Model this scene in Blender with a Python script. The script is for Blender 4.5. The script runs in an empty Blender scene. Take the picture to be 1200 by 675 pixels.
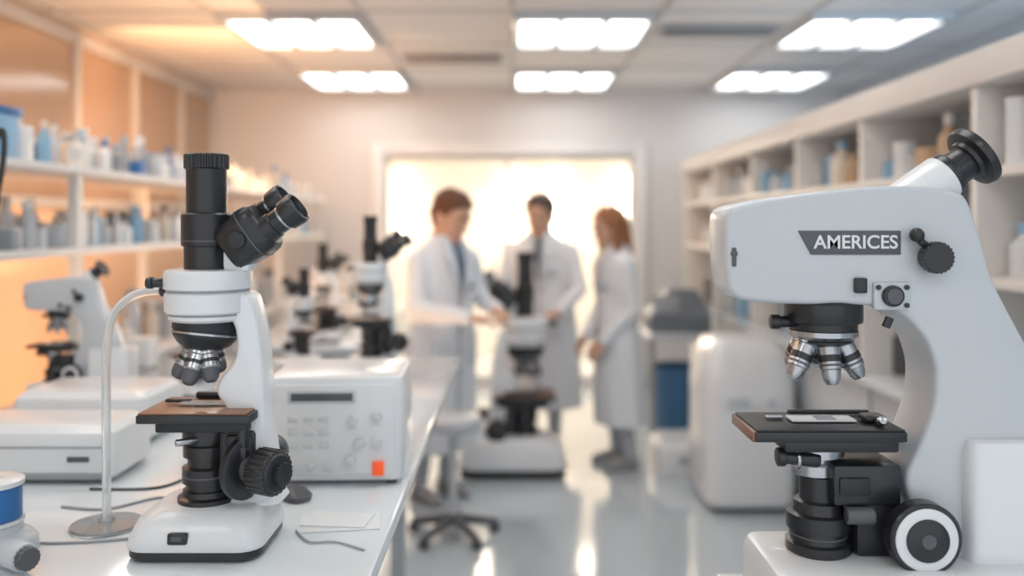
import bpy, bmesh, math, random
from mathutils import Vector, Matrix, Euler
random.seed(7)
V=Vector
# ------------------------------------------------------------------ materials
MATS={}
def mat(name,col,rough=0.5,metal=0.0,emit=None,es=0,trans=0,coat=0,var=0.04,vs=6.0,bump=0.0,alpha=1):
    if name in MATS: return MATS[name]
    m=bpy.data.materials.new(name); m.use_nodes=True
    nt=m.node_tree; b=nt.nodes['Principled BSDF']
    tc=nt.nodes.new('ShaderNodeTexCoord'); nz=nt.nodes.new('ShaderNodeTexNoise')
    nz.inputs['Scale'].default_value=vs; nz.inputs['Detail'].default_value=3
    nt.links.new(tc.outputs['Object'],nz.inputs['Vector'])
    mx=nt.nodes.new('ShaderNodeMix'); mx.data_type='RGBA'
    mx.inputs['A'].default_value=(col[0]*(1-var),col[1]*(1-var),col[2]*(1-var),1)
    mx.inputs['B'].default_value=(min(1,col[0]*(1+var)),min(1,col[1]*(1+var)),min(1,col[2]*(1+var)),1)
    nt.links.new(nz.outputs['Fac'],mx.inputs['Factor'])
    nt.links.new(mx.outputs['Result'],b.inputs['Base Color'])
    b.inputs['Roughness'].default_value=rough; b.inputs['Metallic'].default_value=metal
    b.inputs['Transmission Weight'].default_value=trans
    b.inputs['Coat Weight'].default_value=coat; b.inputs['Coat Roughness'].default_value=0.08
    b.inputs['Alpha'].default_value=alpha
    if emit: 
        b.inputs['Emission Color'].default_value=(*emit,1); b.inputs['Emission Strength'].default_value=es
    if bump>0:
        bp=nt.nodes.new('ShaderNodeBump'); bp.inputs['Strength'].default_value=bump
        nt.links.new(nz.outputs['Fac'],bp.inputs['Height']); nt.links.new(bp.outputs['Normal'],b.inputs['Normal'])
    MATS[name]=m; return m
WHITE=mat('enamel_white',(.74,.76,.78),.3,coat=.3,var=.015,vs=.05)
GREYW=mat('enamel_grey_white',(.55,.58,.61),.33,coat=.3,var=.015,vs=.05)
BLACK=mat('black_plastic',(.016,.017,.020),.34,coat=.15,vs=.05)
BLACKM=mat('black_anodised',(.028,.03,.034),.42,metal=.3,vs=.05)
DGREY=mat('dark_grey',(.09,.095,.105),.4)
GREY=mat('mid_grey',(.32,.34,.36),.45)
STEEL=mat('steel',(.46,.47,.49),.26,metal=.95,vs=.05)
BROWN=mat('stage_top_brown',(.24,.11,.055),.3,coat=.3,vs=.05)
GLASSW=mat('frosted_glass',(.88,.92,.94),.15,trans=.7)
BLUE=mat('blue_plastic',(.03,.15,.40),.35)
LBLUE=mat('light_blue_plastic',(.25,.46,.66),.4)
TEAL=mat('teal_plastic',(.12,.33,.38),.4)
ORANGE=mat('orange_plastic',(.85,.10,.02),.4,emit=(.9,.12,.02),es=.25)
TAN=mat('tan_card',(.55,.38,.24),.6)
PAPER=mat('paper',(.76,.78,.79),.7)
CREAM=mat('cream_plastic',(.74,.67,.58),.5)
LWHITE=mat('matte_white',(.76,.77,.78),.55)
# ------------------------------------------------------------------ mesh builder
def frame(d):
    d=V(d).normalized(); up=V((0,0,1)) if abs(d.z)<.95 else V((1,0,0))
    a=d.cross(up).normalized(); return a,d.cross(a).normalized()
def chaikin(p,n=2,k=.25):
    for _ in range(n):
        q=[]
        for i in range(len(p)):
            a=p[i]; b=p[(i+1)%len(p)]
            q.append(tuple(a[j]*(1-k)+b[j]*k for j in range(len(a)))); q.append(tuple(a[j]*k+b[j]*(1-k) for j in range(len(a))))
        p=q
    return p
def rrect(cx,cy,z,w,d,r,n=5):
    out=[]; r=min(r,w/2-1e-5,d/2-1e-5)
    for sx,sy,a0 in ((1,1,0),(-1,1,90),(-1,-1,180),(1,-1,270)):
        for i in range(n+1):
            a=math.radians(a0+90*i/n)
            out.append((cx+sx*(w/2-r)+r*math.cos(a),cy+sy*(d/2-r)+r*math.sin(a),z))
    return out
def ell(cx,cy,z,rx,ry,n=28):
    return [(cx+rx*math.cos(2*math.pi*i/n),cy+ry*math.sin(2*math.pi*i/n),z) for i in range(n)]
class MB:
    def __init__(s): s.bm=bmesh.new(); s.mats=[]
    def add(s,bm,m,bev=0,seg=2,ang=.5):
        if m not in s.mats: s.mats.append(m)
        bmesh.ops.recalc_face_normals(bm,faces=bm.faces)
        if bev>0:
            e=[e for e in bm.edges if len(e.link_faces)==2 and e.calc_face_angle()>ang]
            if e: bmesh.ops.bevel(bm,geom=e,offset=bev,segments=seg,profile=.5,affect='EDGES',clamp_overlap=True)
        i=s.mats.index(m)
        for f in bm.faces: f.material_index=i
        me=bpy.data.meshes.new('t'); bm.to_mesh(me); bm.free(); s.bm.from_mesh(me); bpy.data.meshes.remove(me)
        return s
    def box(s,c,sz,m,bev=0,rz=0,ry=0,rx=0,seg=2):
        bm=bmesh.new(); bmesh.ops.create_cube(bm,size=1)
        M=Matrix.Translation(c)@Euler((rx,ry,rz)).to_matrix().to_4x4()@Matrix.Diagonal((*sz,1))
        bmesh.ops.transform(bm,matrix=M,verts=bm.verts); return s.add(bm,m,bev,seg)
    def bb(s,x0,x1,y0,y1,z0,z1,m,bev=0):
        return s.box(((x0+x1)/2,(y0+y1)/2,(z0+z1)/2),(x1-x0,y1-y0,z1-z0),m,bev)
    def loft(s,secs,m,bev=0,seg=2,closed=False):
        bm=bmesh.new(); R=[[bm.verts.new(p) for p in q] for q in secs]; n=len(R[0])
        k=len(R)
        for a in range(k if closed else k-1):
            A=R[a];B=R[(a+1)%k]
            for i in range(n): bm.faces.new((A[i],A[(i+1)%n],B[(i+1)%n],B[i]))
        if not closed: bm.faces.new(R[0][::-1]); bm.faces.new(R[-1])
        return s.add(bm,m,bev,seg)
    def tube(s,prof,p1,d,m,seg=36,bev=0):
        a,b=frame(d); d=V(d).normalized(); p1=V(p1)
        return s.loft([[tuple(p1+d*t+(a*math.cos(2*math.pi*i/seg)+b*math.sin(2*math.pi*i/seg))*r) for i in range(seg)] for t,r in prof],m,bev)
    def cyl(s,p1,p2,r1,m,r2=None,bev=0,seg=36):
        r2=r1 if r2 is None else r2; p1=V(p1);p2=V(p2); L=(p2-p1).length
        if bev>0:
            return s.tube([(0,r1-bev),(bev*.3,r1-bev*.3),(bev,r1),(L-bev,r2),(L-bev*.3,r2-bev*.3),(L,r2-bev)],p1,p2-p1,m,seg)
        return s.tube([(0,r1),(L,r2)],p1,p2-p1,m,seg)
    def ribbed(s,p1,p2,r,m,n=28,dep=.06):
        a,b=frame(V(p2)-V(p1)); secs=[]
        for p,k in ((V(p1),.93),(V(p1)*.93+V(p2)*.07,1),(V(p1)*.07+V(p2)*.93,1),(V(p2),.93)):
            q=[]
            for i in range(n*4):
                rr=r*k*(1-(dep if (i%4)>=2 else 0)); t=2*math.pi*i/(n*4)
                q.append(tuple(p+(a*math.cos(t)+b*math.sin(t))*rr))
            secs.append(q)
        return s.loft(secs,m)
    def prism(s,poly,y0,y1,m,bev=0,seg=3,sm=0,k=.25):
        if sm: poly=chaikin(poly,sm,k)
        bm=bmesh.new(); A=[bm.verts.new((x,y0,z)) for x,z in poly]; B=[bm.verts.new((x,y1,z)) for x,z in poly]; n=len(A)
        bm.faces.new(A); bm.faces.new(B[::-1])
        for i in range(n): bm.faces.new((A[i],B[i],B[(i+1)%n],A[(i+1)%n]))
        return s.add(bm,m,bev,seg,ang=.9)
    def sph(s,c,r,m,seg=20,rot=None):
        if not hasattr(r,'__len__'): r=(r,r,r)
        bm=bmesh.new(); bmesh.ops.create_uvsphere(bm,u_segments=seg,v_segments=max(8,seg//2),radius=1)
        M=Matrix.Translation(c)@(rot.to_matrix().to_4x4() if rot else Matrix())@Matrix.Diagonal((*r,1))
        bmesh.ops.transform(bm,matrix=M,verts=bm.verts); return s.add(bm,m)
    def chain(s,pts,rad,m,seg=14):
        for i,p in enumerate(pts):
            s.sph(p,rad[i],m,seg)
            if i: s.cyl(pts[i-1],p,rad[i-1],m,rad[i],seg=seg)
        return s
    def path(s,pts,r,m,seg=10,sub=6):
        P=[V(p) for p in pts]; Q=[]
        for i in range(len(P)-1):
            p0=P[max(i-1,0)];p1=P[i];p2=P[i+1];p3=P[min(i+2,len(P)-1)]
            for k in range(sub):
                t=k/sub
                Q.append(.5*((2*p1)+(p2-p0)*t+(2*p0-5*p1+4*p2-p3)*t*t+(3*p1-p0-3*p2+p3)*t**3))
        Q.append(P[-1]); secs=[]; u=None
        for i,q in enumerate(Q):
            d=(Q[min(i+1,len(Q)-1)]-Q[max(i-1,0)]).normalized()
            if u is None: u,_=frame(d)
            u=(u-d*u.dot(d)).normalized(); w=d.cross(u)
            secs.append([tuple(q+(u*math.cos(2*math.pi*k/seg)+w*math.sin(2*math.pi*k/seg))*r) for k in range(seg)])
        return s.loft(secs,m)
    def obj(s,name,parent=None,loc=(0,0,0),rot=(0,0,0),remesh=0,smooth=0):
        for f in s.bm.faces: f.smooth=True
        if not remesh:
            for e in s.bm.edges:
                if len(e.link_faces)==2 and e.calc_face_angle(0)>.6: e.smooth=False
        me=bpy.data.meshes.new(name); s.bm.to_mesh(me); s.bm.free()
        for m in s.mats: me.materials.append(m)
        o=bpy.data.objects.new(name,me); bpy.context.scene.collection.objects.link(o)
        o.location=loc; o.rotation_euler=rot
        if parent: o.parent=parent
        if remesh:
            r=o.modifiers.new('r','REMESH'); r.mode='VOXEL'; r.voxel_size=remesh; r.use_smooth_shade=True
            if smooth: q=o.modifiers.new('s','SMOOTH'); q.iterations=smooth; q.factor=.5
        return o
def empty(name,loc=(0,0,0),rz=0,sc=1,parent=None,rot=None):
    o=bpy.data.objects.new(name,None); bpy.context.scene.collection.objects.link(o)
    o.location=loc; o.rotation_euler=rot or (0,0,rz); o.scale=(sc,sc,sc); o.empty_display_size=.1
    if parent: o.parent=parent
    return o
# ------------------------------------------------------------------ room
XL,XR,YB,YF,H=-2.9,3.2,8.3,-1.6,2.9
floor_m=mat('epoxy_floor',(.52,.59,.64),.12,coat=.5,var=.05,vs=1.2)
MB().bb(XL-.1,XR+.1,YF,YB+2.6,-.1,0,floor_m).obj('floor')
ceil_m=mat('ceiling_tile',(.76,.75,.74),.8,var=.03,vs=40,bump=.1)
MB().bb(XL-.1,XR+.1,YF,YB+.1,H,H+.1,ceil_m).obj('ceiling')
wl=mat('wall_warm',(.76,.58,.44),.7,var=.03,vs=2)
wb=mat('wall_back',(.66,.66,.66),.65,var=.03,vs=2)
wr=mat('wall_cool',(.52,.60,.67),.65,var=.03,vs=2)
MB().bb(XL-.1,XL,YF,YB+.1,0,H,wl).obj('wall_left')
MB().bb(XR,XR+.1,YF,YB+.1,0,H,wr).obj('wall_right')
DX0,DX1,DZ=-1.24,1.18,2.26
MB().bb(XL,DX0,YB,YB+.12,0,H,wb).bb(DX1,XR,YB,YB+.12,0,H,wb).bb(DX0,DX1,YB,YB+.12,DZ,H,wb).obj('wall_back')
MB().bb(XL,DX0-.14,YB-.02,YB,0,.1,GREYW).bb(DX1+.14,XR,YB-.02,YB,0,.1,GREYW).obj('baseboard_back')
g=MB(); tb=mat('t_bar',(.50,.50,.50),.5)
xs=[-2.76,-1.84,-.92,0,.92,1.84,2.76]; ys=[-1.45+.95*i for i in range(11)]
for x in xs: g.bb(x-.014,x+.014,YF,YB,H-.012,H,tb)
for y in ys: g.bb(XL,XR,y-.012,y+.012,H-.011,H,tb)
g.obj('trim_1')
VG=mat('vent_grey',(.34,.33,.32),.5)
def vent(x,y):
    e=empty('ceiling_vent',(x,y,H)); m=MB()
    m.bb(-.4,.4,-.15,.15,-.02,-.012,GREYW)
    for i in range(7): m.box((0,-.12+.04*i,-.026),(.74,.022,.006),VG,rx=.4)
    m.obj('louvre',e)
vent(-.46,6.65); vent(1.38,5.7)
pan=mat('panel_light',(1,1,1),.5,emit=(1,.975,.94),es=4.2)
def panel(x,y):
    e=empty('ceiling_light_panel',(x,y,H)); m=MB()
    for a in (-.42,-.142,.142,.42): m.box((a,0,-.025),(.042,.88,.05),GREYW)
    for b in (-.41,.41): m.box((0,b,-.025),(.86,.04,.05),GREYW)
    m.obj('frame',e); d=MB()
    for a in (-.281,0,.281): d.box((a,0,-.018),(.22,.78,.012),pan)
    d.obj('diffuser',e)
for x in (-1.38,.45,2.28):
    for y in (-.03,1.87,3.775,5.68,7.58): panel(x,y)
# glass doorway and lit vestibule
fr=mat('door_frame',(.72,.72,.72),.45)
t=MB(); t.bb(DX0-.13,DX0,YB-.05,YB+.13,0,DZ+.12,fr,.01).bb(DX1,DX1+.13,YB-.05,YB+.13,0,DZ+.12,fr,.01).bb(DX0,DX1,YB-.05,YB+.13,DZ,DZ+.12,fr,.01).obj('trim_2')
gl=mat('pane_glass',(.95,.95,.95),.03,alpha=.1)
for n,(a,b) in enumerate(((DX0,-.055),(-.045,DX1))):
    e=empty('door_%d'%(n+1),(0,YB+.06,0)); m=MB()
    m.bb(a,a+.035,-.02,.02,0,DZ,fr).bb(b-.035,b,-.02,.02,0,DZ,fr).bb(a+.035,b-.035,-.02,.02,DZ-.04,DZ,fr).bb(a+.035,b-.035,-.02,.02,0,.12,fr).obj('door_frame',e)
    MB().bb(a+.035,b-.035,-.004,.004,.12,DZ-.04,gl).obj('door_glass',e)
    MB().cyl((b-.12 if n==0 else a+.12,-.05,.9),(b-.12 if n==0 else a+.12,-.05,1.25),.012,STEEL).obj('pull_handle',e)
cr=mat('vestibule_cream',(.82,.78,.72),.6)
MB().bb(-1.9,1.9,YB+2.2,YB+2.3,0,H,cr).bb(-2.0,-1.9,YB+.12,YB+2.3,0,H,cr).bb(1.9,2.0,YB+.12,YB+2.3,0,H,cr).bb(-1.9,1.9,YB+.12,YB+2.2,2.6,2.7,cr).obj('wall_vestibule')
lamp=mat('wall_lamp_glow',(1,.9,.8),.5,emit=(1,.88,.72),es=8)
for x in (-1.35,-.02,.55,1.35):
    e=empty('wall_lamp',(x,YB+2.2,1.75)); MB().cyl((0,-.09,-.35),(0,-.09,.45),.07,lamp,bev=.01).obj('shade',e); MB().box((0,-.02,.05),(.12,.05,.2),STEEL,.01).obj('bracket',e)
# left windows
pane=mat('tinted_warm_lit_pane',(.38,.27,.19),.14,coat=.4,var=.15,vs=1.5)  # opaque tan glass; colour also paints in the warm-lit room behind
wf=mat('window_frame',(.52,.53,.54),.4)
edges=[1.6,2.6,3.5,4.6,5.62,6.5,7.4,8.15]
for i in range(len(edges)-1):
    e=empty('window_%d'%(i+1),(XL,0,0)); a,b=edges[i],edges[i+1]
    MB().bb(.0,.02,a+.03,b-.03,1.76,2.78,pane).obj('pane',e)
    m=MB(); m.bb(0,.05,a-.03,a+.03,1.7,2.86,wf,.005).bb(0,.045,a+.03,b-.03,2.78,2.86,wf,.005).bb(0,.045,a+.03,b-.03,1.7,1.76,wf,.005)
    if i==len(edges)-2: m.bb(0,.05,b-.03,b+.03,1.7,2.86,wf,.005)
    m.obj('frame',e)
# ------------------------------------------------------------------ compound microscope
def compound(name,loc,sc,rz=0,bs=(1,1,1),ts=1,bx=0):
    e=empty(name,loc,rz,sc)
    m=MB()
    m.loft([rrect(-1,0,0,144,118,22),rrect(-1,0,3,150,124,24),rrect(-1,0,11,150,124,24)],BLACK)
    m.loft([rrect(-1,0,11,152,126,25),rrect(-1,0,14,154,128,25),rrect(-1,0,24,150,124,25),rrect(0,2,40,138,112,26),rrect(4,6,48,124,96,26),rrect(4,6,51,112,84,24)],WHITE)
    m.loft([rrect(52,14,48,66,66,18),rrect(53,14,58,54,58,16),rrect(53,14,66,46,54,16)],WHITE,0)
    m.box((-14,-61,26),(22,8,13),BLACK,2.5,rx=-.12); m.box((-14,-65.5,27),(12,2,5),DGREY,.8,rx=-.12)
    for a in (-50,50): 
        for b in (-40,40): m.cyl((a,b,-2),(a,b,3),8,BLACK)
    ob=m.obj('base',e,(bx,0,0)); ob.scale=bs
    m=MB()
    m.prism([(30,50),(80,50),(76,95),(69,140),(68,190),(64,238),(57,272),(50,294),(22,294),(22,270),(34,258),(38,235),(34,212),(16,194),(12,178),(26,160),(38,130),(38,95)],-20,30,WHITE,5,3,sm=2)
    m.obj('arm',e)
    m=MB()
    m.tube([(0,40),(3,44),(9,44),(10,47),(12,48.5),(32,48.5),(34,46),(36,46),(38,49.5),(56,49.5),(59,47.5),(60,40)],(-2,0,260),(0,0,1),WHITE,48)
    m.tube([(0,46.8),(2,46.8)],(-2,0,294),(0,0,1),GREY,48)
    m.tube([(0,44.6),(2,44.6)],(-2,0,267),(0,0,1),GREY,48)
    m.cyl((-66,-10,304),(-48,-8,304),5.5,BLACK,bev=1); m.cyl((-70,-10,304),(-62,-10,304),7,BLACK,bev=1.5)
    m.box((36,0,331),(32,38,28),WHITE,6)
    m.obj('head',e)
    m=MB(); ax=V((-.10,-.14,-1)).normalized()
    m.tube([(0,34),(4,38),(14,38),(17,36),(22,36),(30,30),(36,20),(38,8)],(-3,0,262),ax,BLACKM,40)
    m.tube([(17.5,37.4),(20,37.4)],(-3,0,262),ax,STEEL,40)
    m.obj('nosepiece',e)
    m=MB()
    for az,L in ((200,46),(262,50),(318,46),(10,36),(110,40)):
        a=math.radians(az); d=(ax+V((math.cos(a),math.sin(a)*.8,0))*.52).normalized(); p=V((-3,0,262))+ax*18
        p=p+d*14
        m.tube([(0,12),(6,12),(7,13),(14,13),(15,11.5),(L*.62,11.5),(L*.66,10)],p,d,STEEL,24)
        m.tube([(0,12.2),(4,12.2)],p+d*(L*.42),d,BLACK,24)
        m.tube([(0,13.3),(2,13.3)],p+d*9,d,DGREY,24)
        m.tube([(0,10.5),(L*.2,9),(L*.3,6),(L*.32,3)],p+d*L*.66,d,DGREY,24)
    m.obj('objectives',e)
    m=MB()
    m.tube([(0,24),(1,25.5),(27,25.5),(28,28),(30,28.5),(64,28.5),(66,27),(67,23),(117,23),(118,24)],(-4,0,319),(0,0,1),BLACK,44)
    m.tube([(0,28.7),(1.5,28.7)],(-4,0,352),(0,0,1),DGREY,44)
    m.ribbed((-4,0,436),(-4,0,454),25.5,BLACK,26)
    ob=m.obj('camera_tube',e); ob.scale=(ts,ts,1)
    m=MB(); d=V((.81,-.10,.58)).normalized(); B=V((24,0,341)); pn=V((-d.z,0,d.x))
    m.loft([[tuple(B+d*t+pn*y*k+V((0,1,0))*x*k) for x,y,_ in rrect(0,0,0,62,62,18)] for t,k in ((0,.80),(4,.9),(40,1),(48,.97),(54,.85))],BLACK)
    m.cyl(B+d*22+V((0,-34,0)),B+d*22+V((0,34,0)),10,BLACKM,bev=1)
    m.loft([[tuple(B+d*t+pn*y+V((0,1,0))*x) for x,y,_ in rrect(0,0,0,63,63,18)] for t in (34,36)],DGREY)
    for o in (V((62,-17,358)),V((36,24,370))):
        m.tube([(0,17),(16,16),(17,14.5),(32,14.5),(33,18),(47,19),(51,18),(52,15),(47,13),(46,3)],o+d*8,d,BLACK,32)
        m.tube([(0,15.2),(2.5,15.2)],o+d*36,d,STEEL,32)
    m.obj('eyepieces',e)
    m=MB()
    m.bb(-66,62,-50,46,149,159,BLACK,2); m.bb(-64,58,-48,44,159,161,BROWN,.5)
    m.bb(-50,54,-36,38,136,149,BLACKM,2)
    m.cyl((-4,0,161),(-4,0,162.5),14,DGREY); m.box((-6,-2,163.5),(54,20,1.6),GLASSW)
    m.box((-40,8,164),(30,6,4),BLACK,1); m.box((28,8,164),(24,6,4),BLACK,1); m.box((6,36,165),(70,8,8),BLACK,2)
    m.cyl((48,-30,118),(48,-30,140),7,BLACK); m.ribbed((48,-30,100),(48,-30,120),9,BLACK,12)
    m.obj('stage',e)
    m=MB()
    m.tube([(0,34),(6,34),(8,29),(14,28),(15,25),(22,25),(23,29),(40,29),(42,23),(52,23),(53,28),(66,28),(68,25),(72,25),(73,29),(86,29),(88,24),(94,20)],(-2,0,50),(0,0,1),BLACK,44)
    m.tube([(0,29.3),(2,29.3)],(-2,0,80),(0,0,1),DGREY,44)
    m.cyl((-4,-25,126),(-24,-42,126),4,STEEL,bev=.8)
    m.obj('condenser',e)
    m=MB(); a=V((.88,-.46,0)).normalized()
    m.bb(18,60,-24,20,66,136,BLACK,5)
    m.bb(26,58,-30,-20,60,132,BLACKM,6)
    p=V((44,-22,94))
    m.tube([(0,30),(2,36),(9,36),(11,33),(12,20)],p,a,BLACK,40)
    m.tube([(0,16),(18,16)],p+a*12,a,DGREY,30)
    m.ribbed(p+a*26,p+a*54,26,BLACK,24); m.tube([(0,22),(3,20),(4,16)],p+a*54,a,BLACKM,32)
    m.ribbed(p+a*58,p+a*65,13,BLACK,16)
    m.cyl((56,32,92),(56,58,92),22,BLACK,bev=3)
    m.obj('focus_knobs',e)
    return e
# ------------------------------------------------------------------ large research microscope
def research(name,loc,sc,rz=0,label=True):
    e=empty(name,loc,rz,sc); Y1=84
    m=MB()
    P=[(849,262),(852,247),(864,240),(905,232),(960,225),(1020,219),(1070,218),(1118,222),(1135,232),(1149,275),(1162,325),(1185,370),(1215,425),(1240,490),(1255,560),(1258,640),(1258,660),(1110,660),(1092,640),(1070,600),(1060,560),(1080,520),(1096,475),(1098,435),(1087,400),(1066,376),(1045,362),(1010,358),(960,358),(905,357),(868,353),(855,344),(851,318)]
    m.prism([(u-1000,742-v) for u,v in P],0,Y1,GREYW,7,4,sm=2,k=.2)
    m.obj('arm_and_head_housing',e)
    m=MB()
    m.loft([rrect(60,15,0,332,158,16),rrect(60,15,6,336,162,18),rrect(60,15,76,334,160,18),rrect(60,15,86,326,152,18),rrect(60,15,88,316,142,16)],WHITE)
    m.loft([rrect(212,38,60,170,120,14),rrect(212,38,215,168,118,14),rrect(212,38,225,160,110,14),rrect(212,38,227,150,100,12)],WHITE)
    m.obj('base',e)
    if label:
        m=MB(); m.prism([(-65,471),(55,471),(55,443),(-50,443)],-2,1,DGREY,.5); m.obj('label_plate',e)
        c=bpy.data.curves.new('label_text','FONT'); c.body='AMERICES'; c.size=22; c.extrude=.4; c.align_x='CENTER'; c.align_y='CENTER'; c.offset=.35
        o=bpy.data.objects.new('label_text',c); bpy.context.scene.collection.objects.link(o); c.materials.append(PAPER)
        o.parent=e; o.location=(2,-2.6,457); o.rotation_euler=(math.pi/2,0,0)
    m=MB()
    m.cyl((90,0,440),(90,-20,440),16,BLACK,bev=2); m.ribbed((90,-8,440),(90,-22,440),18.5,BLACK,22)
    m.path([(84,-10,452),(74,-12,458),(70,-12,466)],4.5,BLACK); m.sph((69,-12,466),8.5,BLACK)
    m.bb(22,66,-5,2,378,411,GREYW,3); m.cyl((43,-4,395),(43,-12,395),12.5,BLACK,bev=2); m.cyl((43,-12,395),(43,-14,395),9,DGREY)
    m.bb(0,14,-8,2,398,416,BLACK,2); m.cyl((27,-5,405),(27,-7,405),3,BLACK); m.cyl((60,-5,384),(60,-7,384),3,BLACK); m.cyl((60,-5,405),(60,-7,405),3,BLACK)
    m.box((39,-3,364),(9,7,13),BLACK,1.5,ry=.4); 
    m.cyl((-140,0,444),(-140,-2,444),4,DGREY); m.box((-140,-1,440),(5,3,22),DGREY,1)
    m.obj('controls',e)
    m=MB(); c=(-20,43)
    m.tube([(0,36),(2,40),(10,40),(11,45),(13,46),(34,46),(36,44),(38,40)],(c[0],c[1],349),(0,0,1),BLACK,48)
    m.tube([(0,30),(8,41),(14,41)],(c[0],c[1],336),(0,0,1),STEEL,48)
    m.tube([(0,20),(6,34),(8,34)],(c[0],c[1],330),(0,0,1),BLACKM,48)
    m.cyl((-84,38,360),(-58,40,360),7,BLACK,bev=1.5); m.cyl((-86,38,360),(-74,38,360),9,BLACK,bev=2)
    m.obj('nosepiece',e)
    m=MB()
    for dx,dy,L in ((-.46,-.15,58),(.03,-.25,62),(.46,-.1,56),(.1,.6,44),(-.3,.55,44)):
        d=V((dx,dy,-1)).normalized(); p=V((c[0],c[1],338))+V((dx*42,dy*42,2))
        m.tube([(0,11),(4,15),(8,15),(9,13),(20,13)],p,d,STEEL,28); m.tube([(0,13.6),(8,13.6)],p+d*20,d,BLACK,28)
        m.tube([(0,13),(10,13),(11,11.5),(L*.26+5,10),(L*.38+4,7),(L*.39+4,4)],p+d*27,d,STEEL,28)
        m.tube([(0,13.3),(2.5,13.3)],p+d*31,d,DGREY,28)
    m.obj('objectives',e)
    m=MB(); d=V((.82,0,.57)).normalized(); A=V((50,43,482))
    m.cyl(A,A+d*96,29,WHITE,bev=3); m.cyl(A+d*92,A+d*106,27,BLACK,bev=2)
    m.tube([(0,22),(20,21),(21,25),(28,27)],A+d*106,d,BLACK,36)
    m.tube([(0,27),(2,37),(9,39),(12,38),(13,34),(8,26),(7,5)],A+d*132,d,BLACK,44)
    m.obj('eyepiece',e)
    m=MB()
    m.bb(-122,52,-26,72,229,241,BLACK,2); m.bb(-120,50,-24,70,241,243,BLACKM,.5)
    m.bb(-124.5,-121,-24,70,229,241,BROWN,.6)
    m.bb(-84,48,-14,66,214,229,BLACK,3)
    m.cyl((-24,40,243),(-24,40,244.5),16,GREY); m.box((-30,24,245.5),(76,26,2),PAPER); m.box((-26,22,247),(22,18,1),GREY)
    m.box((30,18,248),(26,24,8),BLACK,3); m.box((-10,54,247),(100,6,5),BLACKM,1.5); m.box((-84,30,246),(20,7,4),STEEL,1)
    m.cyl((30,0,246),(30,-12,252),5,STEEL,bev=1)
    m.obj('stage',e)
    m=MB()
    m.cyl((-82,0,206),(-40,0,202),8,BLACK,bev=1); m.cyl((-90,0,206),(-80,0,206),11,BLACK,bev=2); m.cyl((-68,0,203),(-64,0,203),11,STEEL,bev=1)
    m.tube([(0,20),(4,27),(16,27),(20,24),(26,24),(27,34),(40,34)],(-35,30,176),(0,0,1),STEEL,40)
    m.bb(-26,54,-8,60,150,198,BLACK,5); m.bb(-20,16,-12,-6,164,184,BLACKM,2)
    m.tube([(0,36),(2,38),(12,38),(14,33),(26,32),(28,37),(46,37),(48,30),(60,28),(62,22),(90,22)],(-32,26,88),(0,0,1),BLACK,44)
    m.tube([(0,33.4),(2,33.4)],(-32,26,108),(0,0,1),DGREY,44)
    m.bb(4,58,0,58,88,156,BLACKM,6)
    m.cyl((-12,-8,140),(20,-10,140),10,DGREY,bev=2)
    m.cyl((50,50,218),(74,50,218),9,STEEL,bev=1)
    m.obj('condenser',e)
    m=MB(); c=V((68,0,122)); a=V((0,-1,0))
    m.tube([(-5,20),(14,20),(15,38),(18,41),(36,41),(38,39)],c,a,BLACK,56); m.tube([(36,37),(39,35),(40,30)],c,a,WHITE,56)
    m.tube([(38,25),(42,24),(43,21)],c,a,BLACK,40); m.tube([(42,9),(44,8)],c,a,DGREY,24)
    m.obj('focus_wheel',e)
    return e
compound('compound_microscope',(-.566,1.6,1.0035),.0016)
research('research_microscope',(.6,1.5,.881),.0015)
# ------------------------------------------------------------------ benches
bt=mat('bench_top',(.68,.73,.76),.14,coat=.5,var=.02,vs=3)
e=empty('lab_bench')
MB().bb(-1.68,-.24,.9,3.85,.965,1.0,bt,.006).obj('top',e)
MB().bb(-1.66,-.27,.93,3.82,.90,.965,GREYW).obj('apron',e)
m=MB()
for x in (-1.62,-.5):
    for y in (.96,2.4,3.76): m.bb(x-.03,x+.03,y-.03,y+.03,0,.9,GREYW)
m.obj('legs',e)
MB().bb(-1.58,-1.1,.99,3.72,.05,.9,GREYW,.01).obj('cabinet',e)
e=empty('instrument_table'); MB().bb(.42,1.45,1.15,1.76,.84,.88,bt,.006).obj('top',e)
m=MB()
for x in (.47,1.39):
    for y in (1.2,1.71): m.bb(x-.025,x+.025,y-.025,y+.025,0,.84,GREYW)
m.obj('legs',e)
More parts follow.
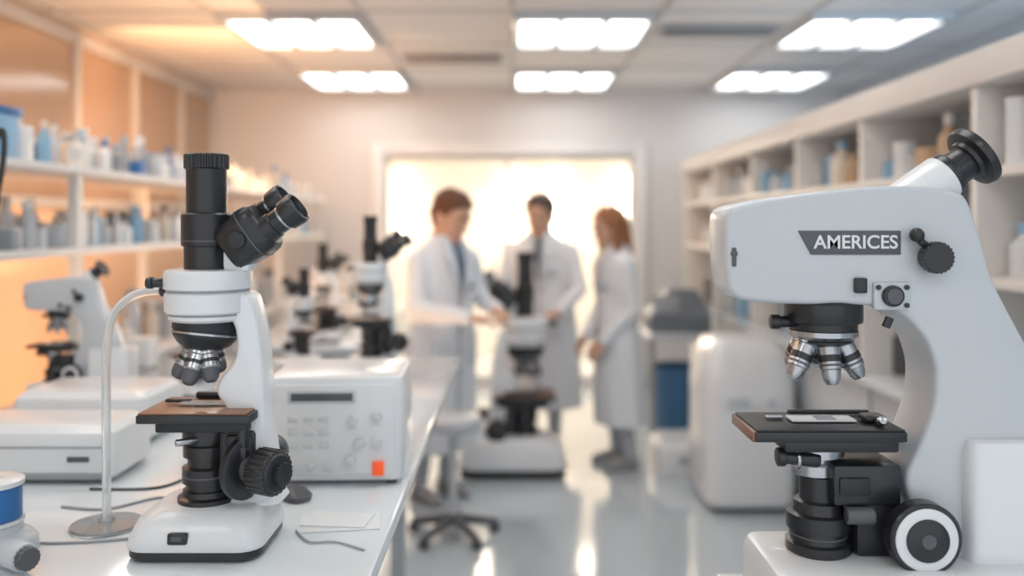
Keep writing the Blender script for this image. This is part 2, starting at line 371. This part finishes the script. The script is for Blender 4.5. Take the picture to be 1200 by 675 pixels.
# ------------------------------------------------------------------ instrument box
def device():
    e=empty('bench_power_supply',(-.408,1.95,1.0),rz=math.radians(2))
    m=MB(); w,d,h=.318,.27,.25
    m.loft([rrect(0,d/2,.012,w-.01,d-.01,.02),rrect(0,d/2,.02,w,d,.025),rrect(0,d/2,h-.02,w,d,.025),rrect(0,d/2,h-.005,w-.012,d-.012,.022),rrect(0,d/2,h,w-.03,d-.03,.02)],WHITE); m.obj('case',e)
    m=MB(); m.box((.0,-.002,h*.5+.005),(w-.04,.008,h-.045),LWHITE,.006); m.obj('front_panel',e)
    m=MB(); m.box((-.025,-.008,.205),(.14,.006,.018),DGREY,.002); m.box((-.025,-.006,.205),(.155,.006,.032),GREYW,.003); m.obj('display',e)
    m=MB(); KN=mat('knob_light',(.62,.63,.64),.5)
    for i in range(3):
        for j in range(3): m.box((-.09+.035*i,-.009,.155-.03*j),(.022,.006,.014),KN,.002)
    for x,z in ((.045,.15),(.1,.16),(.06,.1),(.1,.1),(.04,.06)): m.cyl((x,-.004,z),(x,-.022,z),.012,KN,bev=.002)
    for x in (-.09,-.05,-.01): m.cyl((x,-.004,.045),(x,-.014,.045),.008,KN,bev=.001)
    m.obj('knobs',e)
    MB().box((.103,-.01,.042),(.026,.012,.032),ORANGE,.003).obj('power_switch',e)
    m=MB()
    for x in (-.13,.13):
        for y in (.03,.24): m.cyl((x,y,0),(x,y,.014),.012,BLACK)
    m.obj('feet',e)
device()
def whitebox(name,x0,x1,y0,y1,h,z=1.0):
    e=empty(name,((x0+x1)/2,y0,z)); w=x1-x0; d=y1-y0
    MB().loft([rrect(0,d/2,.008,w-.02,d-.02,.02),rrect(0,d/2,.02,w,d,.03),rrect(0,d/2,h*.62,w,d,.03),rrect(0,d/2,h-.015,w-.01,d-.015,.03),rrect(0,d/2,h,w-.04,d-.05,.03)],WHITE).obj('case',e)
    m=MB(); m.box((0,.0,.02),(w-.05,.01,.014),GREY,.002); m.box((0,-.001,h*.66),(w-.04,.005,.003),GREY); m.box((w*.3,-.002,h*.45),(.05,.006,.012),DGREY,.002); m.cyl((-w*.35,-.001,h*.4),(-w*.35,-.006,h*.4),.007,BLUE); m.obj('seams',e)
    m=MB()
    for a in (-1,1):
        for b in (.04,d-.04): m.cyl((a*(w/2-.05),b,0),(a*(w/2-.05),b,.02),.012,BLACK)
    m.obj('feet',e)
whitebox('label_printer',-1.32,-.915,1.96,2.18,.13)
whitebox('lab_power_unit',-1.36,-.985,2.3,2.58,.14)
research('stereo_microscope',(-1.52,2.86,1.0),.0008,label=False)
compound('compound_microscope',(-1.12,2.98,1.003),.0009,rz=math.radians(-20))
compound('compound_microscope',(-.56,3.4,1.004),.00138,rz=math.radians(6),ts=.8)
compound('floor_microscope',(.075,5.52,0.010),.0031,rz=math.radians(180),bs=(1.45,1.1,1.5),ts=.7,bx=24)
compound('compound_microscope',(-.88,3.6,1.003),.0009,rz=math.radians(170))
compound('compound_microscope',(-1.05,4.76,.944),.0012,rz=math.radians(20))
e=empty('glass_siphon_stand',(-.803,1.69,1.0))
m=MB(); m.tube([(0,.066),(.004,.068),(.008,.066),(.009,.04),(.012,.016),(.02,.012)],(0,0,0),(0,0,1),GLASSW,44); m.obj('foot',e)
m=MB(); m.path([(0,0,.012),(0,0,.12),(-.001,0,.26),(.001,0,.36),(.012,0,.415),(.045,-.005,.452),(.085,-.01,.466),(.122,-.02,.468)],.0085,GLASSW,14); m.obj('tube',e)
MB().cyl((.118,-.02,.468),(.135,-.024,.468),.011,BLACK,bev=.001).obj('nozzle',e)
e=empty('reagent_dispenser',(-.93,1.53,1.0))
m=MB(); m.tube([(0,.07),(.01,.074),(.030,.072),(.043,.062),(.05,.05),(.062,.046),(.066,.048)],(0,0,0),(0,0,1),GREYW,44); m.obj('body',e)
m=MB(); m.tube([(0,.042),(.003,.046),(.062,.046),(.064,.044)],(0,0,.07),(0,0,1),BLUE,44); m.tube([(0,.05),(.006,.05)],(0,0,.065),(0,0,1),WHITE,44); m.tube([(0,.05),(.008,.05),(.012,.042),(.012,.015),(.009,.012)],(0,0,.132),(0,0,1),WHITE,44); m.obj('reservoir',e)
m=MB(); m.cyl((.04,-.04,.03),(.10,-.075,.03),.024,GREYW,bev=.003); m.ribbed((.088,-.068,.03),(.112,-.082,.03),.02,DGREY,16); m.obj('valve',e)
m=MB(); CB=mat('cable_grey',(.35,.36,.38),.5)
m.path([(-.95,1.80,1.003),(-.85,1.785,1.003),(-.77,1.86,1.003),(-.72,1.83,1.003),(-.66,1.9,1.003),(-.6,2.02,1.003)],.003,CB)
m.path([(-.98,1.66,1.003),(-.90,1.60,1.003),(-.80,1.60,1.003),(-.72,1.62,1.003)],.0025,CB)
m.path([(-.95,1.92,1.003),(-.8,1.93,1.003),(-.74,2.05,1.003),(-.62,2.06,1.003)],.003,BLACK)
m.obj('cable_bundle')
m=MB(); m.path([(-.42,1.66,1.003),(-.38,1.60,1.003),(-.33,1.6,1.003),(-.27,1.56,1.003)],.002,CB); m.obj('sample_wire')
BP=mat('blotting_paper',(.70,.73,.75),.7)
m=MB(); m.box((-.345,1.71,1.0015),(.16,.10,.002),BP,rz=.15); m.box((-.35,1.72,1.004),(.13,.085,.002),BP,rz=-.1); m.obj('paper_sheets')
m=MB(); m.loft([rrect(0,0,0,.05,.08,.02),rrect(0,0,.012,.056,.09,.026),rrect(0,.005,.026,.04,.06,.02),rrect(0,.006,.03,.02,.03,.01)],DGREY); m.path([(0,.04,.01),(.01,.09,.004),(-.03,.14,.004)],.003,BLACK); m.obj('computer_mouse',None,(-.475,1.86,1.0),(0,0,.9))
def bottle(m,x,y,z,h,r,body,cap):
    m.tube([(0,r*.92),(h*.04,r),(h*.62,r),(h*.74,r*.5),(h*.82,r*.45)],(x,y,z),(0,0,1),body,16)
    m.tube([(0,r*.55),(h*.18,r*.55)],(x,y,z+h*.82),(0,0,1),cap,14)
def clutter(name,x0,x1,y0,y1,z,n,hmax,cols,seed,wr=(.07,.17),rows=1):
    random.seed(seed); m=MB()
    for rr in range(rows):
        y=y0; xa=x0+(x1-x0)*rr/rows; xb=x0+(x1-x0)*(rr+1)/rows
        while y<y1:
            w=random.uniform(*wr); xx=(xa+xb)/2+random.uniform(-.02,.02); k=random.random(); h=random.uniform(.4,1)*hmax; c=random.choice(cols); c2=random.choice(cols)
            yy=y+w/2
            if yy+w/2>y1: break
            if k<.45: bottle(m,xx,yy,z,h,w*.42,c,c2)
            elif k<.6: bottle(m,xx-.04,yy-.01,z,h,w*.25,c,c2); bottle(m,xx+.04,yy+.02,z,h*.8,w*.25,c2,c)
            elif k<.82: m.box((xx,yy,z+h*.35),(.11,w*.85,h*.7),c,.006); m.box((xx,yy,z+h*.72),(.115,w*.87,h*.06),c2,.003)
            else: m.tube([(0,w*.4),(h*.6,w*.42),(h*.62,w*.44),(h*.7,w*.44),(h*.7,w*.3)],(xx,yy,z),(0,0,1),c,18)
            y+=w+random.uniform(.0,n)
    m.obj(name)
LC=[WHITE,WHITE,LWHITE,CREAM,LBLUE,BLUE,GREYW,GREY,LBLUE,GLASSW]
e=empty('storage_rack'); rk=mat('rack_white',(.74,.72,.70),.4)
m=MB()
for z in (1.795,1.475): m.bb(-2.15,-1.70,1.9,7.75,z,z+.03,rk,.004)
m.obj('shelves',e)
m=MB()
for y in (1.95,3.4,4.9,6.35,7.7):
    for x in (-2.12,-1.74): m.bb(x-.02,x+.02,y-.02,y+.02,0,1.86,rk)
m.obj('posts',e)
MB().bb(-2.16,-1.76,4.0,7.7,.93,.97,rk,.004).bb(-2.14,-1.78,4.05,7.65,.0,.93,GREYW).obj('counter',e)
clutter('shelf_supplies',-2.12,-1.73,3.12,7.6,1.826,.012,.21,LC,3,(.045,.11),2)
clutter('shelf_supplies',-2.12,-1.73,2.2,7.6,1.506,.015,.21,[WHITE,LWHITE,GREYW,GREY,CREAM,DGREY,LBLUE,GLASSW],5,(.045,.11),2)
m=MB(); m.bb(-1.84,-1.72,2.86,2.98,1.826,1.975,LBLUE,.006).bb(-1.845,-1.715,2.855,2.985,1.975,2.0,BLUE,.004).bb(-1.84,-1.73,3.0,3.09,1.826,1.95,WHITE,.006).bb(-2.05,-1.86,2.7,3.05,1.826,2.04,WHITE,.006).obj('reagent_cartons')
clutter('counter_supplies',-2.1,-1.8,4.1,7.5,.97,.05,.35,[WHITE,LWHITE,GREYW,GREY,CREAM,DGREY],6)
clutter('bench_supplies',-1.66,-1.50,3.15,3.8,1.0,.03,.2,[WHITE,LWHITE,GREYW,CREAM,GREY],8)
clutter('bench_supplies',-1.0,-.74,3.05,3.4,1.0,.02,.12,[WHITE,LWHITE,GREYW,CREAM],9,rows=2)
e=empty('side_counter'); MB().bb(-1.5,-.85,4.6,7.2,.9,.94,bt,.005).bb(-1.47,-.88,4.65,7.15,0,.9,GREYW,.01).obj('cabinet',e)
clutter('counter_supplies',-1.4,-.92,5.0,7.1,.94,.05,.4,[WHITE,LWHITE,GREYW,GREY,CREAM,GREYW],12,rows=2)
# right shelving unit
e=empty('storage_shelving_unit'); sm=mat('shelf_cool_white',(.78,.74,.70),.4)
bk=mat('shelf_back',(.42,.49,.55),.5)
MB().bb(1.97,2.0,2.0,7.85,.0,2.18,bk).obj('back_panel',e)
MB().bb(1.56,2.0,1.98,7.87,2.07,2.185,sm,.004).obj('top_trim',e)
m=MB()
for z in (1.755,1.385): m.bb(1.585,1.97,2.0,7.85,z,z+.035,sm,.003)
m.obj('shelves',e); m=MB()
for y in (2.0,2.92,3.87,4.75,5.65,6.7,7.82): m.bb(1.58,1.97,y-.02,y+.02,.9,2.07,sm,.003)
m.obj('uprights',e)
m=MB(); m.bb(1.62,1.97,2.0,7.85,.08,.88,GREYW,.005); m.bb(1.56,1.97,1.98,7.86,.88,.92,bt,.005)
for y in (2.9,3.85,4.75,5.65,6.7): m.bb(1.612,1.622,y-.004,y+.004,.1,.86,GREY)
m.bb(1.66,1.97,2.0,7.85,0,.08,DGREY); m.obj('base_cabinet',e)
RC=[WHITE,LWHITE,CREAM,GREYW,GREYW,TAN,LBLUE,GREY]
clutter('shelf_supplies',1.60,1.84,2.95,7.7,1.79,.03,.25,RC,21,(.07,.15))
clutter('shelf_supplies',1.60,1.84,2.1,7.7,1.42,.03,.25,RC,22,(.07,.15))
clutter('shelf_supplies',1.62,1.94,2.1,7.7,.92,.06,.3,[WHITE,GREYW,GREY,DGREY,LBLUE],23)
m=MB(); 
for x,y in ((1.66,2.66),(1.66,2.78),(1.77,2.7)): m.tube([(0,.045),(.2,.045),(.205,.048),(.22,.048),(.22,.03)],(x,y,1.79),(0,0,1),LWHITE,24)
m.obj('sample_canisters')
# right side equipment
e=empty('centrifuge_cabinet',(1.32,4.95,0)); m=MB()
m.loft([rrect(0,0,.03,.46,.5,.08),rrect(0,0,.06,.5,.56,.09),rrect(0,0,.7,.5,.56,.09),rrect(0,.02,.86,.46,.5,.09),rrect(0,.03,.93,.36,.4,.08),rrect(0,.03,.95,.26,.3,.06)],WHITE); m.obj('housing',e)
m=MB(); m.box((0,-.275,.62),(.36,.02,.12),WHITE,.01); m.box((-.08,-.287,.62),(.12,.006,.06),GREYW,.003); m.cyl((.1,-.28,.62),(.1,-.3,.62),.025,GREYW,bev=.004); m.obj('control_panel',e)
MB().bb(-.2,.2,-.22,.22,0,.035,DGREY).obj('plinth',e)
e=empty('equipment_case',(1.12,5.6,0)); MB().loft([rrect(0,0,0,.4,.4,.06),rrect(0,0,.05,.42,.42,.07),rrect(0,0,.17,.4,.4,.07),rrect(0,0,.21,.32,.32,.06)],WHITE).obj('shell',e); MB().box((0,-.21,.1),(.14,.012,.03),GREY,.004).obj('latch',e)
e=empty('side_table'); MB().bb(.98,1.52,6.1,6.9,.76,.8,GREYW,.005).obj('top',e); m=MB()
for x in (1.01,1.49):
    for y in (6.14,6.86): m.bb(x-.02,x+.02,y-.02,y+.02,0,.76,GREY)
m.obj('legs',e)
e=empty('waste_bin',(1.25,6.38,0)); MB().tube([(0,.16),(.02,.17),(.50,.21),(.53,.22),(.54,.22),(.54,.205),(.06,.16)],(0,0,0),(0,0,1),mat('bin_blue',(.06,.17,.33),.5),30).obj('bucket',e)
e=empty('desktop_analyzer',(1.24,6.45,.8)); m=MB()
m.loft([rrect(0,0,0,.46,.4,.04),rrect(0,0,.12,.46,.4,.04),rrect(.03,.05,.2,.34,.28,.04),rrect(.05,.07,.3,.22,.2,.04)],mat('analyzer_grey',(.16,.18,.21),.5)); m.obj('body',e)
MB().box((-.1,-.16,.2),(.2,.03,.14),GREY,.01,rx=-.3).obj('screen',e)
# stool
e=empty('lab_stool',(-.30,4.36,0)); m=MB()
for i in range(5):
    a=2*math.pi*i/5+.3; m.chain([(0,0,.1),(.22*math.cos(a),.22*math.sin(a),.055)],[.028,.018],DGREY,10); m.cyl((.22*math.cos(a),.22*math.sin(a)-.012,.028),(.22*math.cos(a),.22*math.sin(a)+.012,.028),.028,DGREY)
m.obj('star_base',e); MB().cyl((0,0,.1),(0,0,.56),.022,GREYW).obj('column',e)
MB().cyl((0,0,.55),(0,0,.62),.15,GREYW,bev=.02).obj('seat',e)
MB().path([(-1.45,2.35,1.72),(-1.43,2.35,1.81),(-1.41,2.36,1.86),(-1.405,2.36,1.80),(-1.42,2.36,1.70),(-1.46,2.38,1.6),(-1.6,2.4,1.515),(-1.74,2.42,1.512)],.008,BLACK).obj('power_cable')
# ------------------------------------------------------------------ people
SKIN=mat('skin',(.56,.33,.23),.55,var=.05,vs=8); LIP=mat('lips',(.45,.20,.16),.5); EYEW=mat('eye_white',(.6,.58,.56),.3); IRIS=mat('iris',(.05,.03,.02),.2)
COAT=mat('lab_coat',(.72,.75,.79),.8,var=.04,vs=11,bump=.5); FOLD=mat('coat_trim',(.64,.68,.73),.8)
TROU=mat('trousers',(.42,.45,.49),.8); SHOE=mat('shoe',(.30,.30,.31),.5)
RINGS=[(.30,.24,.172,.0),(.50,.235,.168,.0),(.62,.23,.16,0),(.80,.222,.152,0),(.95,.208,.142,0),(1.10,.180,.125,0),(1.25,.195,.130,0),(1.37,.202,.122,.005),(1.43,.175,.105,.01),(1.475,.118,.083,.015),(1.52,.068,.066,.018)]
def ring(z,g):
    for a,b in zip(RINGS,RINGS[1:]):
        if a[0]<=z<=b[0]:
            t=(z-a[0])/(b[0]-a[0]); return [(a[i]*(1-t)+b[i]*t)*(g if i in(1,) else 1) for i in (1,2,3)]
    return [RINGS[-1][1],RINGS[-1][2],RINGS[-1][3]]
def front(x,z,g,off):
    rx,ry,cy=ring(z,g); t=max(0,1-(x/rx)**2); return (x,cy-ry*math.sqrt(t)-off,z)
def patch(m,rows,mt,g,off,n=5):
    bm=bmesh.new(); R=[]
    for z,xa,xb in rows: R.append([bm.verts.new(front(xa+(xb-xa)*i/n,z,g,off)) for i in range(n+1)])
    for a in range(len(R)-1):
        for i in range(n): bm.faces.new((R[a][i],R[a][i+1],R[a+1][i+1],R[a+1][i]))
    m.add(bm,mt)
def person(name,loc,rz,sc,arms,headrot,hair,haircol,shirt,tie=None,g=1.0,fem=False,hs=1.08,hy=-.005,lean=0):
    e=empty(name,loc,rz,sc,rot=(lean,0,rz))
    HC=mat('hair_'+haircol[0],haircol[1],.6,var=.35,vs=60,bump=.6); SH=mat('shirt_'+haircol[0],shirt,.8)
    m=MB()
    for s in (-1,1): m.chain([(s*.085,.0,.95),(s*.095,-.005,.5),(s*.1,.01,.1)],[.1*g,.064,.045],TROU)
    m.chain([(0,0,.98),(0,0,1.05)],[.12,.12],TROU); m.obj('trousers',e,remesh=.014,smooth=4)
    m=MB()
    for s in (-1,1): m.chain([(s*.1,.03,.045),(s*.105,-.06,.045),(s*.11,-.14,.036)],[.045,.044,.036],SHOE)
    for s in (-1,1): m.box((s*.105,-.055,.008),(.075,.25,.016),SHOE,.004)
    m.obj('shoes',e)
    m=MB(); secs=[]
    for z,rx,ry,cy in RINGS:
        s=[]
        for i in range(40):
            a=2*math.pi*i/40; w=1+(.03*math.sin(a*7+z*3) if z<1.0 else 0)*(1.0-z)*2
            s.append((rx*g*math.cos(a)*w,cy+ry*math.sin(a)*w,z))
        secs.append(s)
    m.loft(secs,COAT)
    for s,(el,wr,hd,hn) in zip((-1,1),arms):
        sh=V((s*.172*g,.01,1.375)); el=V(el); wr=V(wr)
        m.chain([tuple(V((s*.08,.012,1.435))),tuple(sh),tuple(sh*.5+el*.5),tuple(el),tuple(el*.5+wr*.5),tuple(wr)],[.052,.066,.056,.051,.046,.040],COAT,18)
    m.obj('lab_coat',e,remesh=.010,smooth=4)
    m=MB()
    patch(m,[(1.52,-.05,.05),(1.46,-.05,.05),(1.36,-.035,.035),(1.26,-.02,.02),(1.18,-.004,.004)],SH,g,.010)
    if tie: patch(m,[(1.50,-.012,.012),(1.48,-.014,.014),(1.36,-.018,.018),(1.24,-.014,.014),(1.2,-.004,.004)],mat('tie_'+haircol[0],tie,.5),g,.016)
    for s in (-1,1):
        patch(m,[(1.525,s*.03,s*.065),(1.47,s*.045,s*.1),(1.40,s*.04,s*.11),(1.36,s*.035,s*.075),(1.26,s*.018,s*.045),(1.17,s*.002,s*.012)],FOLD,g,.018)
        patch(m,[(.97,s*.07,s*.17),(.93,s*.07,s*.17),(.82,s*.07,s*.17),(.80,s*.08,s*.16)],FOLD,g,.010)
    patch(m,[(1.17,-.004,.004),(1.0,-.004,.004),(.75,-.004,.004),(.32,-.006,.006)],GREY,g,.008,2)
    patch(m,[(1.31,.07,.13),(1.21,.07,.13)],FOLD,g,.010)
    for z in (1.12,1.0,.88,.76): m.sph(front(.018,z,g,.008),(.007,.004,.007),GREY,8)
    ob=m.obj('coat_details',e); so=ob.modifiers.new('s','SOLIDIFY'); so.thickness=.005; so.offset=0
    for s,(el,wr,hd,hn) in zip((-1,1),arms):
        m=MB(); W=V(wr); d=V(hd).normalized(); nn=V(hn); nn=(nn-d*nn.dot(d)).normalized(); sd=d.cross(nn)
        if s<0: sd=-sd
        def L(a,b,c): return tuple(W+d*a+sd*b+nn*c)
        m.chain([L(-.02,0,0),L(.03,0,0)],[.027,.026],SKIN)
        for b in (-.026,-.009,.009,.026): m.chain([L(.03,b*.8,0),L(.10,b*1.08,.002)],[.018,.0125],SKIN)
        for b,Ln in ((-.030,.062),(-.010,.078),(.010,.084),(.030,.074)):
            p=[L(.10,b,.002)]; ang=0; a,c=.10,.002
            for q in (.42,.33,.25):
                ang+=.42; a+=math.cos(ang)*Ln*q; c-=math.sin(ang)*Ln*q; p.append(L(a,b*1.08,c))
            m.chain(p,[.0105,.0095,.0085,.007],SKIN,10)
        m.chain([L(.03,.026,-.006),L(.062,.05,-.018),L(.09,.058,-.03),L(.112,.054,-.042)],[.017,.0125,.0105,.0085],SKIN,10)
        m.obj('hand_%s'%('right' if s<0 else 'left'),e,remesh=.0035,smooth=2)
    h=empty('head',(0,hy,1.625),parent=e,rot=headrot,sc=hs)
    m=MB()
    HR=[(-.118,.026,.028,-.055),(-.104,.045,.052,-.038),(-.075,.057,.075,-.016),(-.035,.067,.088,-.004),(.01,.073,.097,.002),(.05,.076,.101,.004),(.085,.067,.09,.008),(.112,.043,.06,.01),(.122,.012,.02,.01)]
    m.loft([ell(0,c,z,a*(.94 if fem else 1),b) for z,a,b,c in HR],SKIN)
    m.chain([(0,.03,-.17),(0,.02,-.06)],[.056 if not fem else .048,.052 if not fem else .045],SKIN)
    m.chain([(0,-.092,.022),(0,-.101,-.005),(0,-.108,-.028)],[.007,.009,.011],SKIN,12)
    for s in (-1,1):
        m.sph((s*.010,-.099,-.031),.007,SKIN,10); m.sph((s*.076,.012,-.004),(.010,.02,.032),SKIN,14); m.sph((s*.036,-.066,-.024),(.024,.020,.024),SKIN,12)
        m.chain([(s*.014,-.091,.030),(s*.045,-.082,.030)],[.008,.008],SKIN,10)
    m.sph((0,-.080,-.1),(.02,.015,.014),SKIN,12)
    m.obj('face',h,remesh=.0045,smooth=3)
    m=MB()
    for s in (-1,1):
        m.sph((s*.031,-.086,.008),(.013,.007,.0055),EYEW,14); m.sph((s*.031,-.0915,.007),(.0055,.003,.005),IRIS,12)
        m.chain([(s*.017,-.0905,.013),(s*.031,-.093,.0155),(s*.046,-.085,.012)],[.0028,.003,.0025],SKIN,8)
        m.chain([(s*.017,-.100,.034),(s*.032,-.099,.038),(s*.048,-.089,.033)],[.0032,.0038,.0025],HC,8)
    m.obj('eyes_and_brows',h)
    MB().sph((0,-.089,-.062),(.021,.007,.0038),LIP,14).sph((0,-.087,-.069),(.017,.008,.005),LIP,14).obj('mouth',h)
    m=MB()
    m.sph((0,.024,.05),(.086,.106,.09),HC,26)
    for i in range(9):
        x=-.06+.015*i; m.chain([(x,-.076+abs(x)*.35,.094-abs(x)*.25),(x*.9,-.02,.128-abs(x)*.4),(x*.8,.05,.12-abs(x)*.4)],[.015,.018+.004*(i%2),.018],HC,10)
    for s in (-1,1):
        m.chain([(s*.074,-.03,.06),(s*.078,-.012,.02 if not fem else -.02)],[.014,.009],HC,10)
    m.chain([(0,.09,-.01),(0,.075,-.06)],[.05,.035],HC)
    if hair=='long':
        m.chain([(0,.075,.03),(0,.088,-.08),(0,.09,-.18),(0,.085,-.27),(.0,.08,-.34)],[.066,.06,.055,.045,.02],HC)
        for s in (-1,1):
            m.chain([(s*.055,-.045,.085),(s*.078,-.01,.04),(s*.08,.01,-.05),(s*.075,.0,-.14),(s*.07,-.02,-.24),(s*.06,-.03,-.32)],[.018,.024,.028,.032,.028,.01],HC)
    m.obj('hair',h,remesh=.006,smooth=2)
    return e
r=math.radians
person('scientist_man',(-.46,5.0,.004),r(46),1.01,
  [((-.27,-.08,1.13),(-.10,-.30,1.10),(.75,-.55,-.05),(0,0,1)),((.27,-.04,1.13),(.15,-.29,1.12),(-.55,-.8,-.05),(.0,-.2,1))],
  (r(18),0,r(6)),'short',('brown',(.12,.045,.02)),(.26,.33,.40),(.08,.12,.18),g=1.12,hs=1.14,hy=-.03,lean=r(4.5))
person('scientist_man',(.205,6.08,0),r(-10),1.015,
  [((-.28,-.06,1.12),(-.19,-.25,.97),(.3,-.9,.0),(0,0,1)),((.28,-.05,1.12),(.16,-.26,.98),(-.4,-.85,.0),(0,0,1))],
  (r(12),0,r(-14)),'short',('dark',(.045,.025,.018)),(.35,.38,.42),(.06,.07,.1),g=1.18,hs=1.18)
person('scientist_woman',(.73,5.65,.003),r(-72),.965,
  [((-.22,.0,1.10),(-.17,-.16,.88),(.2,-.6,-.7),(-.8,-.2,.5)),((.22,.02,1.08),(.13,-.16,.88),(-.2,-.6,-.7),(.6,-.3,.5))],
  (r(6),0,r(6)),'long',('auburn',(.30,.12,.05)),(.6,.5,.45),None,g=.98,fem=True,hs=1.1,hy=-.03,lean=r(2.5))
# ------------------------------------------------------------------ lights
def area(name,loc,target,size,e,col,sy=None):
    l=bpy.data.lights.new(name,'AREA'); l.energy=e; l.color=col; l.size=size
    if sy: l.shape='RECTANGLE'; l.size_y=sy
    o=bpy.data.objects.new(name,l); bpy.context.scene.collection.objects.link(o); o.location=loc
    o.rotation_euler=(V(target)-V(loc)).to_track_quat('-Z','Y').to_euler()
area('fill_warm_side',(-1.9,5.6,2.6),(-2.0,8.3,1.9),1.4,34,(1,.50,.22))  # added warm fill tinting the left of the back wall, no fixture there
area('lamp_warm_wall',(-2.25,5.0,1.3),(-2.9,5.0,1.6),1.0,17,(1,.52,.24),4.5)
area('fill_warm_rack',(-2.3,3.4,2.75),(-1.8,3.8,1.2),1.6,20,(1,.55,.28))  # added warm fill over the left rack, not a fixture
area('fill_warm_ceiling',(-1.7,4.6,1.2),(-1.5,4.8,2.9),2.2,14,(1,.60,.36))  # added upward fill that warms the ceiling on the left
area('lamp_vestibule',(0,9.5,2.5),(0,8.6,0.5),2.4,100,(1,.84,.66),1.2)
area('fill_cool_side',(2.9,3.0,2.6),(1.2,6.5,1.0),1.4,48,(.6,.8,1))  # added cool fill for the right side, no real fixture
w=bpy.data.worlds.new('world'); bpy.context.scene.world=w; w.use_nodes=True
w.node_tree.nodes['Background'].inputs[0].default_value=(.92,.96,1,1); w.node_tree.nodes['Background'].inputs[1].default_value=.95
# ------------------------------------------------------------------ camera
cam=bpy.data.cameras.new('camera'); co=bpy.data.objects.new('camera',cam); bpy.context.scene.collection.objects.link(co)
co.location=(0,0,1.6); co.rotation_euler=(math.pi/2,0,0); cam.lens=30; cam.sensor_width=36; cam.shift_y=-75.5/1200
cam.dof.use_dof=True; cam.dof.focus_distance=1.52; cam.dof.aperture_fstop=1.2; cam.clip_start=.05
bpy.context.scene.camera=co
bpy.context.scene.view_settings.view_transform='Standard'
bpy.context.scene.view_settings.exposure=.3
